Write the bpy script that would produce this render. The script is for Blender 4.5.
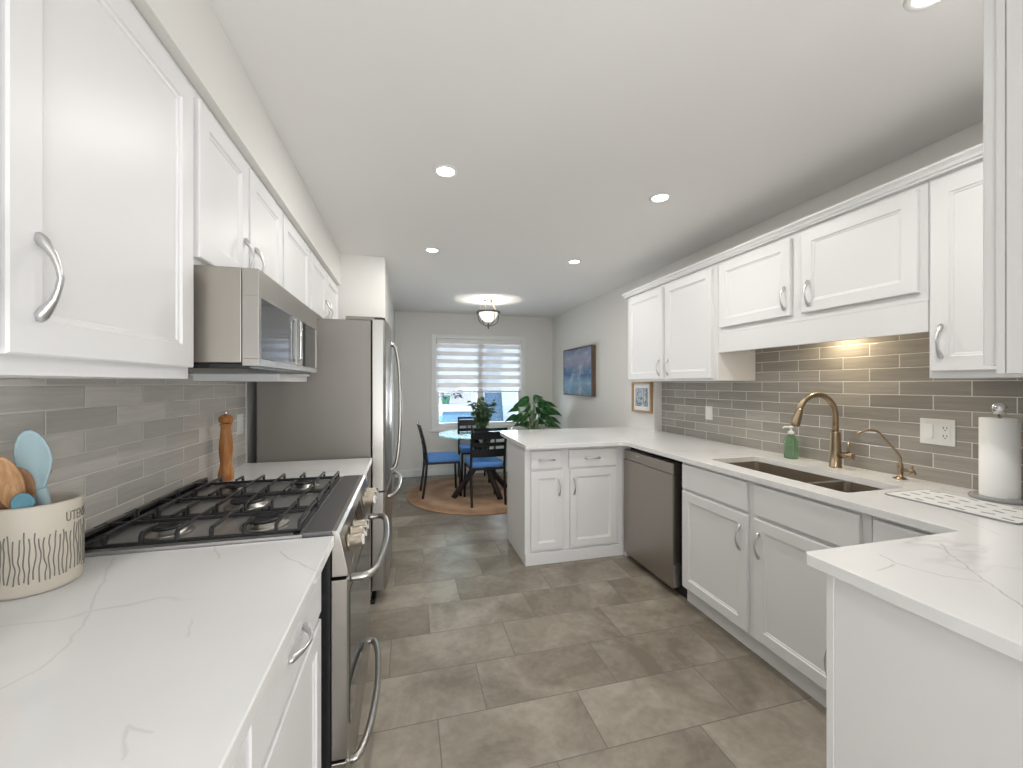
import bpy, bmesh, math, random
from mathutils import Vector, Matrix
from mathutils.geometry import delaunay_2d_cdt
PI = math.pi
R = math.radians
S = bpy.context.scene
for o in list(bpy.data.objects): bpy.data.objects.remove(o)
C = S.collection
random.seed(4)

# ---------------------------------------------------------------- camera, exposure, world, lights
cd = bpy.data.cameras.new('camera'); cam = bpy.data.objects.new('camera', cd); C.objects.link(cam)
cam.location = (0, 0, 1.365); cam.rotation_euler = (R(90), 0, R(-14.5))
cd.sensor_width = 36; cd.lens = 400 / 1023 * 36; cd.clip_start = 0.02
S.camera = cam
S.view_settings.view_transform = 'Standard'; S.view_settings.look = 'None'
S.view_settings.gamma = 1; S.view_settings.use_curve_mapping = False
S.view_settings.exposure = 0.28

W = bpy.data.worlds.new('world'); S.world = W; W.use_nodes = True
wn = W.node_tree; bg = wn.nodes['Background']
bg.inputs[0].default_value = (0.72, 0.85, 1.0, 1); bg.inputs[1].default_value = 1.25

def area(name, loc, rot, sx, sy, power, col=(1, 1, 1), shape='RECTANGLE'):
    l = bpy.data.lights.new(name, 'AREA'); l.shape = shape; l.size = sx
    if shape in ('RECTANGLE', 'ELLIPSE'): l.size_y = sy
    l.energy = power; l.color = col
    o = bpy.data.objects.new(name, l); C.objects.link(o); o.location = loc; o.rotation_euler = rot
    return o
sun = bpy.data.lights.new('sun', 'SUN'); sun.energy = 1.6; sun.angle = R(3); sun.color = (1, .97, .92)
so = bpy.data.objects.new('sun', sun); C.objects.link(so); so.rotation_euler = (R(52), 0, R(-25))
# two added fill lamps behind the camera, then daylight through the dining window
area('rear_fill', (0.9, -2.85, 1.3), (R(90), 0, 0), 3.0, 2.1, 26, (1.0, .985, .97))  # invented source, added for flat, even brightness in the room
area('ceiling_fill', (0.7, -2.6, .35), (R(140), 0, 0), 2.8, .9, 58, (1.0, .975, .94))  # added low lamp, tilted upward to lift the ceiling
area('daylight_window', (1.07, 7.0, .9), (R(-105), 0, 0), 2.2, 1.4, 72, (1.0, .985, .96))
SPOT_W = 5.2

# ---------------------------------------------------------------- materials
def mat(name, col=(.8, .8, .8), rough=.5, metal=0, **k):
    m = bpy.data.materials.new(name); m.use_nodes = True
    b = m.node_tree.nodes['Principled BSDF']
    b.inputs['Base Color'].default_value = (*col, 1); b.inputs['Roughness'].default_value = rough
    b.inputs['Metallic'].default_value = metal
    for kk, v in k.items():
        b.inputs[kk.replace('_', ' ')].default_value = v
    return m
class N:
    def __init__(s, m): s.t = m.node_tree; s.b = s.t.nodes['Principled BSDF']
    def n(s, typ, **k):
        x = s.t.nodes.new(typ)
        for a, v in k.items(): setattr(x, a, v)
        return x
    def l(s, a, b): s.t.links.new(a, b)
    def math(s, op, a, b=None, c=None):
        x = s.n('ShaderNodeMath', operation=op)
        for i, v in enumerate((a, b, c)):
            if v is None: continue
            if isinstance(v, (int, float)): x.inputs[i].default_value = v
            else: s.l(v, x.inputs[i])
        return x.outputs[0]
    def pos(s):
        g = s.n('ShaderNodeNewGeometry'); x = s.n('ShaderNodeSeparateXYZ'); s.l(g.outputs['Position'], x.inputs[0]); return g, x
    def noise(s, vec, scale, detail=3, rough=.5, dist=0):
        x = s.n('ShaderNodeTexNoise'); x.inputs['Scale'].default_value = scale; x.inputs['Detail'].default_value = detail
        x.inputs['Roughness'].default_value = rough; x.inputs['Distortion'].default_value = dist
        if vec is not None: s.l(vec, x.inputs['Vector'])
        return x.outputs[0]
    def ramp(s, f, stops):
        x = s.n('ShaderNodeValToRGB'); e = x.color_ramp.elements
        while len(e) < len(stops): e.new(.5)
        for i, (p, c) in enumerate(stops): e[i].position = p; e[i].color = (*c, 1)
        s.l(f, x.inputs[0]); return x.outputs[0]
    def mix(s, f, a, b, mode='MIX'):
        x = s.n('ShaderNodeMix', data_type='RGBA', blend_type=mode)
        for i, v in ((0, f), (6, a), (7, b)):
            if isinstance(v, (int, float)): x.inputs[i].default_value = v
            elif isinstance(v, tuple): x.inputs[i].default_value = (*v, 1)
            else: s.l(v, x.inputs[i])
        return x.outputs[2]
    def bump(s, h, st, dist=.01):
        x = s.n('ShaderNodeBump'); x.inputs['Strength'].default_value = st; x.inputs['Distance'].default_value = dist
        s.l(h, x.inputs['Height']); s.l(x.outputs[0], s.b.inputs['Normal'])
    def comb(s, x, y, z):
        c = s.n('ShaderNodeCombineXYZ')
        for i, v in enumerate((x, y, z)):
            if isinstance(v, (int, float)): c.inputs[i].default_value = v
            else: s.l(v, c.inputs[i])
        return c.outputs[0]
    def white(s, vec):
        x = s.n('ShaderNodeTexWhiteNoise', noise_dimensions='3D'); s.l(vec, x.inputs[0]); return x.outputs[0]

M = {}
M['wall'] = mat('wall_paint', (.80, .785, .75), .75)
M['ceil'] = mat('ceiling_paint', (.86, .85, .83), .8)
M['trim'] = mat('white_trim', (.86, .86, .85), .4)
M['cab'] = mat('white_cabinet_paint', (.78, .78, .785), .40)
M['nickel'] = mat('brushed_nickel', (.62, .62, .62), .3, 1)
M['dark'] = mat('black_gap', (.012, .012, .012), .6)
M['black'] = mat('black_enamel', (.012, .012, .013), .25)
M['iron'] = mat('cast_iron', (.028, .028, .029), .3)
M['glassblk'] = mat('dark_glass', (.02, .022, .025), .04, 0, Specular_IOR_Level=.9)
M['bronze'] = mat('champagne_bronze', (.36, .28, .19), .3, 1)
M['bronze2'] = mat('aged_bronze', (.16, .13, .10), .4, .9)
M['white'] = mat('white_plastic', (.85, .85, .83), .35)
M['chrome'] = mat('chrome', (.75, .75, .76), .12, 1)
M['blackmetal'] = mat('black_metal', (.006, .006, .008), .45)
M['cushion'] = mat('blue_fabric', (.12, .29, .68), .85)
M['paper'] = mat('paper_towel', (.88, .88, .87), .9)
M['crock'] = mat('cream_ceramic', (.62, .565, .475), .45)
M['ink'] = mat('grey_ink', (.22, .21, .18), .6)
M['spoonblue'] = mat('blue_silicone', (.40, .54, .58), .5)
M['acrylic'] = mat('smoky_acrylic', (.55, .55, .56), .15, 0, Transmission_Weight=.5)
M['slot'] = mat('slot_dark', (.03, .03, .03), .6)

def steel(name, col, rough, axis):
    m = mat(name, col, rough, 1); n = N(m); g, p = n.pos()
    sc = {'x': (2, 220, 220), 'y': (220, 2, 220), 'z': (220, 220, 2)}[axis]
    mp = n.n('ShaderNodeMapping'); mp.inputs['Scale'].default_value = sc; n.l(g.outputs['Position'], mp.inputs[0])
    f = n.noise(mp.outputs[0], 1, 2)
    n.l(n.math('MULTIPLY_ADD', f, .05, rough - .025), n.b.inputs['Roughness'])
    return m
M['steel'] = steel('stainless_steel', (.385, .355, .315), .36, 'z')
M['steelh'] = steel('stainless_steel_horizontal', (.44, .43, .41), .30, 'y')
M['steelbright'] = mat('bright_stainless', (.42, .40, .37), .3, 1)
M['fridgeside'] = mat('fridge_side_grey', (.245, .228, .205), .42, .35)
M['sink'] = steel('sink_steel', (.55, .50, .43), .34, 'x')
M['tray'] = mat('cooktop_steel', (.52, .52, .51), .3, .75)

# natural veins of the stone, along the slabs' own plan
VEINS = [([(1.453, 0.791), (1.383, 0.732), (1.306, 0.638), (1.24, 0.562), (1.198, 0.522)], 0.9), ([(1.207, 0.777), (1.188, 0.729), (1.207, 0.69), (1.213, 0.655), (1.276, 0.615)], 0.7), ([(1.095, 0.718), (1.174, 0.726)], 0.6), ([(1.813, 0.953), (1.71, 0.791)], 0.5), ([(-0.582, 0.76), (-0.564, 0.8), (-0.578, 0.907), (-0.684, 1.133), (-0.742, 1.272)], 0.35), ([(-0.334, 1.199), (-0.261, 1.097), (-0.207, 1.055)], 0.6), ([(-0.335, 0.584), (-0.356, 0.634), (-0.321, 0.614)], 0.35), ([(-0.519, 1.281), (-0.474, 1.187)], 0.5), ([(-0.407, 0.898), (-0.38, 0.836)], 0.3)]
def quartz():
    m = mat('white_quartz', (.86, .86, .86), .09); n = N(m); g, p = n.pos()
    mp = n.n('ShaderNodeMapping'); mp.inputs['Rotation'].default_value = (0, 0, R(35)); mp.inputs['Scale'].default_value = (1, 2.1, 1)
    n.l(g.outputs['Position'], mp.inputs[0])
    a = n.noise(mp.outputs[0], .95, 4, .5, .5)
    v = n.math('ABSOLUTE', n.math('SUBTRACT', a, .5))
    line = n.ramp(v, [(0, (1, 1, 1)), (.0045, (.45, .45, .45)), (.013, (0, 0, 0))])
    gate = n.ramp(n.noise(g.outputs['Position'], 2.4, 2), [(.50, (0, 0, 0)), (.66, (1, 1, 1))])
    f = n.math('MULTIPLY', n.math('MULTIPLY', line, gate), .45)
    wob = n.n('ShaderNodeTexNoise'); wob.inputs['Scale'].default_value = 14; n.l(g.outputs['Position'], wob.inputs['Vector'])
    wsep = n.n('ShaderNodeSeparateXYZ'); n.l(wob.outputs['Color'], wsep.inputs[0])
    PX = n.math('ADD', p.outputs[0], n.math('MULTIPLY_ADD', wsep.outputs[0], .03, -.015)); PY = n.math('ADD', p.outputs[1], n.math('MULTIPLY_ADD', wsep.outputs[1], .03, -.015))
    thick = n.math('MULTIPLY_ADD', n.noise(g.outputs['Position'], 30, 2), .006, .0004)
    for poly, st in VEINS:
        for (ax, ay), (bx, by) in zip(poly, poly[1:]):
            dx, dy = bx-ax, by-ay; L2 = dx*dx+dy*dy
            t = n.math('ADD', n.math('MULTIPLY', n.math('SUBTRACT', PX, ax), dx/L2), n.math('MULTIPLY', n.math('SUBTRACT', PY, ay), dy/L2))
            t = n.math('MINIMUM', n.math('MAXIMUM', t, 0), 1)
            ex = n.math('SUBTRACT', PX, n.math('MULTIPLY_ADD', t, dx, ax)); ey = n.math('SUBTRACT', PY, n.math('MULTIPLY_ADD', t, dy, ay))
            d = n.math('SQRT', n.math('ADD', n.math('MULTIPLY', ex, ex), n.math('MULTIPLY', ey, ey)))
            k = n.math('MULTIPLY', n.math('MAXIMUM', n.math('SUBTRACT', 1, n.math('DIVIDE', d, thick)), 0), st)
            f = n.math('MAXIMUM', f, k)
    cloud = n.ramp(n.noise(g.outputs['Position'], 3, 4), [(.3, (.78, .78, .785)), (.7, (.83, .83, .83))])
    n.l(n.mix(n.math('MULTIPLY', f, .75), cloud, (.40, .39, .375)), n.b.inputs['Base Color'])
    return m
M['quartz'] = quartz()

def tiles(name, axis_u, uoff, L, z0, P, grout=.0035, tone=(.34, .318, .285)):
    m = mat(name, tone, .12); n = N(m); g, p = n.pos()
    u = p.outputs[axis_u]; z = p.outputs[2]
    v = n.math('DIVIDE', n.math('SUBTRACT', z, z0), P); row = n.math('FLOOR', v); fv = n.math('FRACT', v)
    half = n.math('MULTIPLY', n.math('MODULO', n.math('ADD', row, 40), 2.0), .5)
    uu = n.math('ADD', n.math('DIVIDE', n.math('SUBTRACT', u, uoff), L), half)
    cell = n.math('FLOOR', uu); fu = n.math('FRACT', uu)
    def edge(f, size):
        d = n.math('MINIMUM', f, n.math('SUBTRACT', 1, f)); return n.math('MULTIPLY', d, size)
    d = n.math('MINIMUM', edge(fu, L), edge(fv, P))
    isg = n.math('LESS_THAN', d, grout / 2)
    rnd = n.white(n.comb(cell, row, 3))
    sc = n.n('ShaderNodeMapping'); sc.inputs['Scale'].default_value = (2, 2, 30); n.l(g.outputs['Position'], sc.inputs[0])
    off = n.n('ShaderNodeVectorMath', operation='ADD'); n.l(sc.outputs[0], off.inputs[0]); n.l(n.comb(rnd, n.math('MULTIPLY', rnd, 37), 0), off.inputs[1])
    st = n.noise(off.outputs[0], 2.2, 4, .6, .6)
    base = n.ramp(n.math('ADD', n.math('MULTIPLY', rnd, .45), n.math('MULTIPLY', st, .55)),
                  [(.15, tuple(c * .74 for c in tone)), (.5, tone), (.85, tuple(min(1, c * 1.35) for c in tone))])
    n.l(n.mix(isg, base, (.74, .72, .68)), n.b.inputs['Base Color'])
    n.l(n.math('MULTIPLY_ADD', isg, .6, .13), n.b.inputs['Roughness'])
    h = n.math('ADD', n.math('MINIMUM', n.math('MULTIPLY', d, 250), 1), n.math('MULTIPLY', st, .9))
    n.bump(h, .42, .004)
    return m
M['tile_r'] = tiles('grey_brick_tile_right', 1, 1.422, .2615, .9155, .0662)
M['tile_l'] = tiles('grey_brick_tile_left', 1, 1.414, .260, .9130, .064, .0048, (.60, .575, .53))

def floor_mat():
    m = mat('floor_tile', (.3, .28, .25), .38); n = N(m); g, p = n.pos()
    P, L = .2903, .6075
    v = n.math('DIVIDE', n.math('SUBTRACT', p.outputs[1], 1.36), P); row = n.math('FLOOR', v); fv = n.math('FRACT', v)
    sh = n.math('MULTIPLY', n.math('MODULO', n.math('ADD', row, 300), 3.0), .3333)
    uu = n.math('SUBTRACT', n.math('DIVIDE', n.math('SUBTRACT', p.outputs[0], .117), L), sh)
    cell = n.math('FLOOR', uu); fu = n.math('FRACT', uu)
    def edge(f, size): return n.math('MULTIPLY', n.math('MINIMUM', f, n.math('SUBTRACT', 1, f)), size)
    d = n.math('MINIMUM', edge(fu, L), edge(fv, P)); isg = n.math('LESS_THAN', d, .0022)
    rnd = n.white(n.comb(cell, row, 1))
    off = n.n('ShaderNodeVectorMath', operation='ADD'); n.l(g.outputs['Position'], off.inputs[0]); n.l(n.comb(n.math('MULTIPLY', rnd, 23), n.math('MULTIPLY', rnd, 51), 0), off.inputs[1])
    a = n.noise(off.outputs[0], 2.6, 6, .62, .7); b = n.noise(off.outputs[0], 26, 4, .6)
    f = n.math('ADD', n.math('ADD', n.math('MULTIPLY', a, .7), n.math('MULTIPLY', b, .2)), n.math('MULTIPLY', rnd, .12))
    base = n.ramp(f, [(.40, (.180, .152, .117)), (.51, (.262, .228, .182)), (.64, (.37, .33, .272))])
    n.l(n.mix(isg, base, (.15, .135, .115)), n.b.inputs['Base Color'])
    n.l(n.math('MULTIPLY_ADD', b, .2, .27), n.b.inputs['Roughness'])
    n.bump(n.math('ADD', n.math('MINIMUM', n.math('MULTIPLY', d, 300), 1), n.math('MULTIPLY', b, .15)), .2, .003)
    return m
M['floor'] = floor_mat()

def wood(name, c1, c2, scale=(18, 18, 2.5), rough=.45):
    m = mat(name, c1, rough); n = N(m); t = n.n('ShaderNodeTexCoord')
    mp = n.n('ShaderNodeMapping'); mp.inputs['Scale'].default_value = scale; n.l(t.outputs['Object'], mp.inputs[0])
    f = n.noise(mp.outputs[0], 3, 4, .6, 1.2)
    n.l(n.ramp(f, [(.35, c1), (.65, c2)]), n.b.inputs['Base Color']); return m
M['acacia'] = wood('acacia_wood', (.36, .13, .035), (.56, .25, .07))
M['spoonwood'] = wood('olive_wood', (.42, .22, .10), (.62, .38, .20))
M['spoonwood2'] = wood('dark_spoon_wood', (.28, .13, .06), (.42, .22, .11))
M['framewood'] = wood('oak_frame', (.34, .20, .09), (.48, .31, .16))
M['walnut'] = wood('walnut_frame', (.10, .07, .05), (.16, .11, .08))

def rug_mat():
    m = mat('jute_rug', (.4, .3, .2), .95); n = N(m); t = n.n('ShaderNodeTexCoord'); x = n.n('ShaderNodeSeparateXYZ'); n.l(t.outputs['Object'], x.inputs[0])
    r = n.math('SQRT', n.math('ADD', n.math('POWER', x.outputs[0], 2), n.math('POWER', x.outputs[1], 2)))
    w = n.math('SINE', n.math('MULTIPLY', r, 190))
    big = n.math('MULTIPLY_ADD', n.math('SINE', n.math('MULTIPLY', r, 21)), .16, n.math('MULTIPLY', n.noise(t.outputs['Object'], 7, 3), .7))
    c = n.ramp(big, [(.1, (.36, .21, .13)), (.5, (.55, .35, .22)), (.8, (.58, .45, .34))])
    n.l(n.mix(n.math('MULTIPLY', w, .25), c, (.18, .11, .07)), n.b.inputs['Base Color']); n.bump(w, .6, .004)
    return m
M['rug'] = rug_mat()

def clear_glass(name, col=(1, 1, 1), mixv=.12, rough=.02):
    m = bpy.data.materials.new(name); m.use_nodes = True; t = m.node_tree; t.nodes.clear()
    o = t.nodes.new('ShaderNodeOutputMaterial'); mx = t.nodes.new('ShaderNodeMixShader'); tr = t.nodes.new('ShaderNodeBsdfTransparent'); gl = t.nodes.new('ShaderNodeBsdfGlossy')
    tr.inputs[0].default_value = (*col, 1); gl.inputs['Roughness'].default_value = rough
    mx.inputs[0].default_value = mixv
    t.links.new(tr.outputs[0], mx.inputs[1]); t.links.new(gl.outputs[0], mx.inputs[2]); t.links.new(mx.outputs[0], o.inputs[0]); return m
M['pane'] = clear_glass('window_glass', (.93, .97, 1), .05)
M['tglass'] = clear_glass('table_glass', (.48, .78, .84), .09)
M['lampglass'] = clear_glass('lamp_clear_glass', (.95, .95, .93), .10)
def emis(name, col, st):
    m = bpy.data.materials.new(name); m.use_nodes = True; b = m.node_tree.nodes['Principled BSDF']
    b.inputs['Base Color'].default_value = (*col, 1); b.inputs['Emission Color'].default_value = (*col, 1); b.inputs['Emission Strength'].default_value = st; return m
M['lens'] = emis('led_lens', (1, .98, .94), 9)
M['bowl'] = emis('frosted_bowl', (.95, .92, .86), .9)
def sheer(name, col, transp):
    m = bpy.data.materials.new(name); m.use_nodes = True; t = m.node_tree; t.nodes.clear()
    o = t.nodes.new('ShaderNodeOutputMaterial'); mx = t.nodes.new('ShaderNodeMixShader'); tr = t.nodes.new('ShaderNodeBsdfTransparent')
    m2 = t.nodes.new('ShaderNodeMixShader'); d = t.nodes.new('ShaderNodeBsdfDiffuse'); tl = t.nodes.new('ShaderNodeBsdfTranslucent')
    d.inputs[0].default_value = (*col, 1); tl.inputs[0].default_value = (*col, 1); m2.inputs[0].default_value = .2; mx.inputs[0].default_value = transp
    t.links.new(d.outputs[0], m2.inputs[1]); t.links.new(tl.outputs[0], m2.inputs[2]); t.links.new(m2.outputs[0], mx.inputs[1]); t.links.new(tr.outputs[0], mx.inputs[2]); t.links.new(mx.outputs[0], o.inputs[0]); return m
M['shade'] = sheer('blind_band', (.84, .82, .81), .10)
M['sheer'] = sheer('blind_sheer', (.85, .87, .90), .62)

def leafmat(name, c1, c2):
    m = mat(name, c1, .38); n = N(m); t = n.n('ShaderNodeTexCoord')
    n.l(n.ramp(n.noise(t.outputs['Object'], 16, 3), [(.35, c1), (.7, c2)]), n.b.inputs['Base Color']); return m
M['leaf'] = leafmat('broad_leaf', (.02, .12, .035), (.16, .38, .15))
M['leaf2'] = leafmat('herb_leaf', (.05, .11, .05), (.14, .24, .12))
M['stem'] = mat('stem', (.25, .34, .14), .6)
M['teal'] = mat('teal_glass_bowl', (.10, .34, .42), .08, 0, Transmission_Weight=.5)
M['pot'] = mat('white_pot', (.75, .75, .73), .4)

# ---------------------------------------------------------------- geometry helpers
def box(bm, x0, x1, y0, y1, z0, z1):
    vs = [bm.verts.new(p) for p in ((x0,y0,z0),(x1,y0,z0),(x1,y1,z0),(x0,y1,z0),(x0,y0,z1),(x1,y0,z1),(x1,y1,z1),(x0,y1,z1))]
    for f in ((0,3,2,1),(4,5,6,7),(0,1,5,4),(1,2,6,5),(2,3,7,6),(3,0,4,7)): bm.faces.new([vs[i] for i in f])
    return vs
def rings(bm, loops, closed=True, cap0=True, cap1=True, smooth=False):
    prev = None; first = None; fs = []
    for lp in loops:
        vs = [bm.verts.new(p) for p in lp]
        if prev:
            n = len(vs)
            for i in range(n if closed else n - 1):
                fs.append(bm.faces.new((prev[i], prev[(i+1) % n], vs[(i+1) % n], vs[i])))
        else: first = vs
        prev = vs
    if cap0 and closed: bm.faces.new(first[::-1])
    if cap1 and closed: bm.faces.new(prev)
    if smooth:
        for f in fs: f.smooth = True
def tube(bm, pts, r, n=10, cap=True, flat=None):
    pts = [Vector(p) for p in pts]; rr = r if isinstance(r, (list, tuple)) else [r] * len(pts)
    loops = []; ref = None
    for i, p in enumerate(pts):
        t = (pts[min(i+1, len(pts)-1)] - pts[max(i-1, 0)]).normalized()
        if ref is None:
            ref = Vector((0, 0, 1)) if abs(t.z) < .9 else Vector((1, 0, 0))
        a = (ref - t * ref.dot(t)).normalized(); b = t.cross(a); ref = a
        loops.append([p + (a * math.cos(2*PI*k/n) + b * math.sin(2*PI*k/n)) * rr[i] for k in range(n)])
    rings(bm, loops, cap0=cap, cap1=cap, smooth=True)
def lathe(bm, prof, c=(0, 0, 0), n=32, axis='z', cap=True):
    loops = []
    for r, h in prof:
        lp = []
        for k in range(n):
            a = 2*PI*k/n; u, v = r*math.cos(a), r*math.sin(a)
            q = {'z': (u, v, h), 'x': (h, u, v), 'y': (u, h, v)}[axis]
            lp.append((c[0]+q[0], c[1]+q[1], c[2]+q[2]))
        loops.append(lp)
    rings(bm, loops, cap0=cap, cap1=cap, smooth=True)
def prism(bm, poly, axis, a0, a1):
    def q(p, a): return {'z': (p[0], p[1], a), 'y': (p[0], a, p[1]), 'x': (a, p[0], p[1])}[axis]
    rings(bm, [[q(p, a0) for p in poly], [q(p, a1) for p in poly]])
def spline(pts, n=8):
    P = [Vector(p) for p in pts]; out = []
    for i in range(len(P)-1):
        p0, p1, p2, p3 = P[max(i-1, 0)], P[i], P[i+1], P[min(i+2, len(P)-1)]
        for k in range(n):
            t = k/n; out.append(.5*((2*p1)+(p2-p0)*t+(2*p0-5*p1+4*p2-p3)*t*t+(3*p1-p0-3*p2+p3)*t**3))
    out.append(P[-1]); return out
def slab(bm, outline, holes, z0, z1):
    co = []; ed = []; 
    for lp in [outline] + holes:
        s = len(co); co += [Vector(p) for p in lp]; ed += [(s+i, s+(i+1) % len(lp)) for i in range(len(lp))]
    v, e, f, *_ = delaunay_2d_cdt(co, ed, [], 0, 1e-6)
    def inside(p, poly):
        r = False; j = len(poly)-1
        for i in range(len(poly)):
            (xi, yi), (xj, yj) = poly[i], poly[j]
            if (yi > p[1]) != (yj > p[1]) and p[0] < (xj-xi)*(p[1]-yi)/(yj-yi)+xi: r = not r
            j = i
        return r
    top = [bm.verts.new((p[0], p[1], z1)) for p in v]; bot = [bm.verts.new((p[0], p[1], z0)) for p in v]
    cnt = {}
    for fc in f:
        c = [sum(v[i][k] for i in fc)/len(fc) for k in (0, 1)]
        if inside(c, outline) and not any(inside(c, h) for h in holes):
            bm.faces.new([top[i] for i in fc]); bm.faces.new([bot[i] for i in fc][::-1])
            for i in range(len(fc)):
                a, b = fc[i], fc[(i+1) % len(fc)]; k = (min(a, b), max(a, b)); cnt[k] = cnt.get(k, 0)+1
    for (a, b), c in cnt.items():
        if c == 1: bm.faces.new((top[a], top[b], bot[b], bot[a]))

WL = {}
def tag(o, label=None, cat=None, group=None, kind=None):
    if label: o['label'] = label
    if cat: o['category'] = cat
    if group: o['group'] = group
    if kind: o['kind'] = kind
    return o
def thing(name, label, cat, loc=(0, 0, 0), group=None):
    o = bpy.data.objects.new(name, None); C.objects.link(o); o.location = loc; o.empty_display_size = .1
    WL[o.name] = Vector(loc); return tag(o, label, cat, group)
def obj(name, bm, m, parent=None, bevel=0, label=None, loc=None, seg=2, solid=0):
    """mesh given in world coordinates; shifted to its parent's (or its own) origin"""
    off = WL[parent.name] if parent else Vector(loc or (0, 0, 0))
    bmesh.ops.recalc_face_normals(bm, faces=bm.faces)
    if off.length: bmesh.ops.translate(bm, vec=-off, verts=bm.verts)
    me = bpy.data.meshes.new(name); bm.to_mesh(me); bm.free()
    me.materials.append(m)
    o = bpy.data.objects.new(name, me); C.objects.link(o)
    if parent: o.parent = parent
    else: o.location = off
    WL[o.name] = off
    if solid:
        md = o.modifiers.new('solid', 'SOLIDIFY'); md.thickness = solid; md.offset = 0
    if bevel:
        md = o.modifiers.new('bevel', 'BEVEL'); md.width = bevel; md.segments = seg; md.limit_method = 'ANGLE'; md.angle_limit = R(40); md.harden_normals = False
    if label: o['label'] = label
    return o
def B(name, m, parent, *boxes, bevel=0, label=None, loc=None):
    bm = bmesh.new()
    for b in boxes: box(bm, *b)
    return obj(name, bm, m, parent, bevel, label, loc)
def struct(name, bm_or_boxes, m, bevel=0):
    if isinstance(bm_or_boxes, list):
        bm = bmesh.new()
        for b in bm_or_boxes: box(bm, *b)
    else: bm = bm_or_boxes
    o = obj(name, bm, m, None, bevel); o['kind'] = 'structure'; return o
def dup(root, loc, rotz=None, label=None, group=None):
    r = root.copy(); C.objects.link(r); r.location = loc
    if rotz is not None: r.rotation_euler = (0, 0, rotz)
    if label: r['label'] = label
    if group: r['group'] = group
    for ch in list(root.children):
        c = ch.copy(); C.objects.link(c); c.parent = r
        for g in ch.children:
            d = g.copy(); C.objects.link(d); d.parent = c
    return r

# ---------------------------------------------------------------- room
CZ = 2.43; XL = -.905; XR = 2.34; XD = 2.25; JOG = 3.315; YF = 6.07; YB = -2.7
struct('floor', [(-1.2, 2.6, YB, 6.3, -.1, 0)], M['floor'])
struct('ceiling', [(-1.2, 2.6, YB-.2, 6.3, CZ, CZ+.1)], M['ceil'])
struct('wall_left', [(XL-.1, XL, YB, 3.5, 0, CZ)], M['wall'])
struct('wall_fridge_return', [(-1.0, -.19, 3.52, YF+.1, 0, CZ)], M['wall'])
struct('wall_soffit', [(XL, -.536, YB, 3.519, 2.175, CZ-.0005)], M['wall'])
struct('wall_right', [(XR, XR+.1, YB, JOG, 0, CZ), (XD, XR, .181, JOG, 2.225, CZ-.0003)], M['wall'])
struct('wall_dining_right', [(XD, XR+.1, JOG+.0005, YF+.1, 0, CZ)], M['wall'])
wx0, wx1, wz0, wz1 = .405, 1.725, .73, 2.05
struct('wall_far', [(-.19, wx0, YF, YF+.12, 0, CZ), (wx1, XD, YF, YF+.12, 0, CZ), (wx0, wx1, YF, YF+.12, 0, wz0), (wx0, wx1, YF, YF+.12, wz1, CZ)], M['wall'])
struct('wall_sink_side_back', [(1.0, XR, .06, .18, 0, CZ)], M['wall'])
struct('wall_back', [(XL, -.8, YB-.1, YB, 0, CZ), (2.3, XR, YB-.1, YB, 0, CZ), (-.8, 2.3, YB-.1, YB, 2.3, CZ)], M['wall'])
struct('baseboard_far', [(-.18, XD-.0, YF-.015, YF-.0005, 0, .10)], M['trim'], .004)
struct('baseboard_dining_right', [(XD-.015, XD-.0005, 3.80, YF-.016, 0, .10)], M['trim'], .004)
struct('trim_tile_edge_left', [(XL+.0005, XL+.012, 2.585, 2.599, .915, 1.37)], M['trim'])
struct('trim_ceiling_soffit', [(-.563, -.5365, YB+.01, 3.515, 2.1742, 2.1748)], M['wall'])
# dining window
win = bpy.data.objects.new('window_1', None); C.objects.link(win); win['kind'] = 'structure'; WL['window_1'] = Vector((0, 0, 0))
B('casing', M['trim'], win, (.335, .40, YF-.02, YF-.0005, .68, 2.105), (1.73, 1.795, YF-.02, YF-.0005, .68, 2.105), (.40, 1.73, YF-.02, YF-.0005, 2.045, 2.105), (.40, 1.73, YF-.02, YF-.0005, .68, .735), bevel=.004)
B('window_frame', M['trim'], win, (wx0, wx0+.045, YF+.02, YF+.08, wz0, wz1), (wx1-.045, wx1, YF+.02, YF+.08, wz0, wz1), (wx0+.045, wx1-.045, YF+.02, YF+.08, wz1-.045, wz1),
  (wx0+.045, wx1-.045, YF+.02, YF+.08, wz0, wz0+.045), (1.03, 1.13, YF+.02, YF+.08, wz0+.045, wz1-.045), bevel=.004)
B('pane', M['pane'], win, (wx0+.045, 1.03, YF+.045, YF+.049, wz0+.045, wz1-.045)); B('pane', M['pane'], win, (1.13, wx1-.045, YF+.045, YF+.049, wz0+.045, wz1-.045))
B('window_sill', M['trim'], win, (.32, 1.81, YF-.05, YF+.018, .655, .68), bevel=.005)
# zebra blind
bl = thing('roller_blind', 'half lowered white banded blind in the dining window', 'window blind', (1.065, YF-.01, 1.25))
B('cassette', M['trim'], bl, (.41, 1.72, YF-.03, YF+.015, 1.975, 2.04), bevel=.008)
yb = YF-.004; bands = []; sh = []; z = 1.972; i = 0
while z > 1.27:
    hh = .062 if i % 2 == 0 else .056
    (bands if i % 2 == 0 else sh).append((.42, 1.71, yb, yb+.002, max(1.255, z-hh), z)); z -= hh; i += 1
B('fabric_band', M['shade'], bl, *bands); B('sheer_band', M['sheer'], bl, *sh)
B('bottom_rail', M['nickel'], bl, (.415, 1.715, yb-.008, yb+.010, 1.235, 1.256), bevel=.004)

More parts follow.
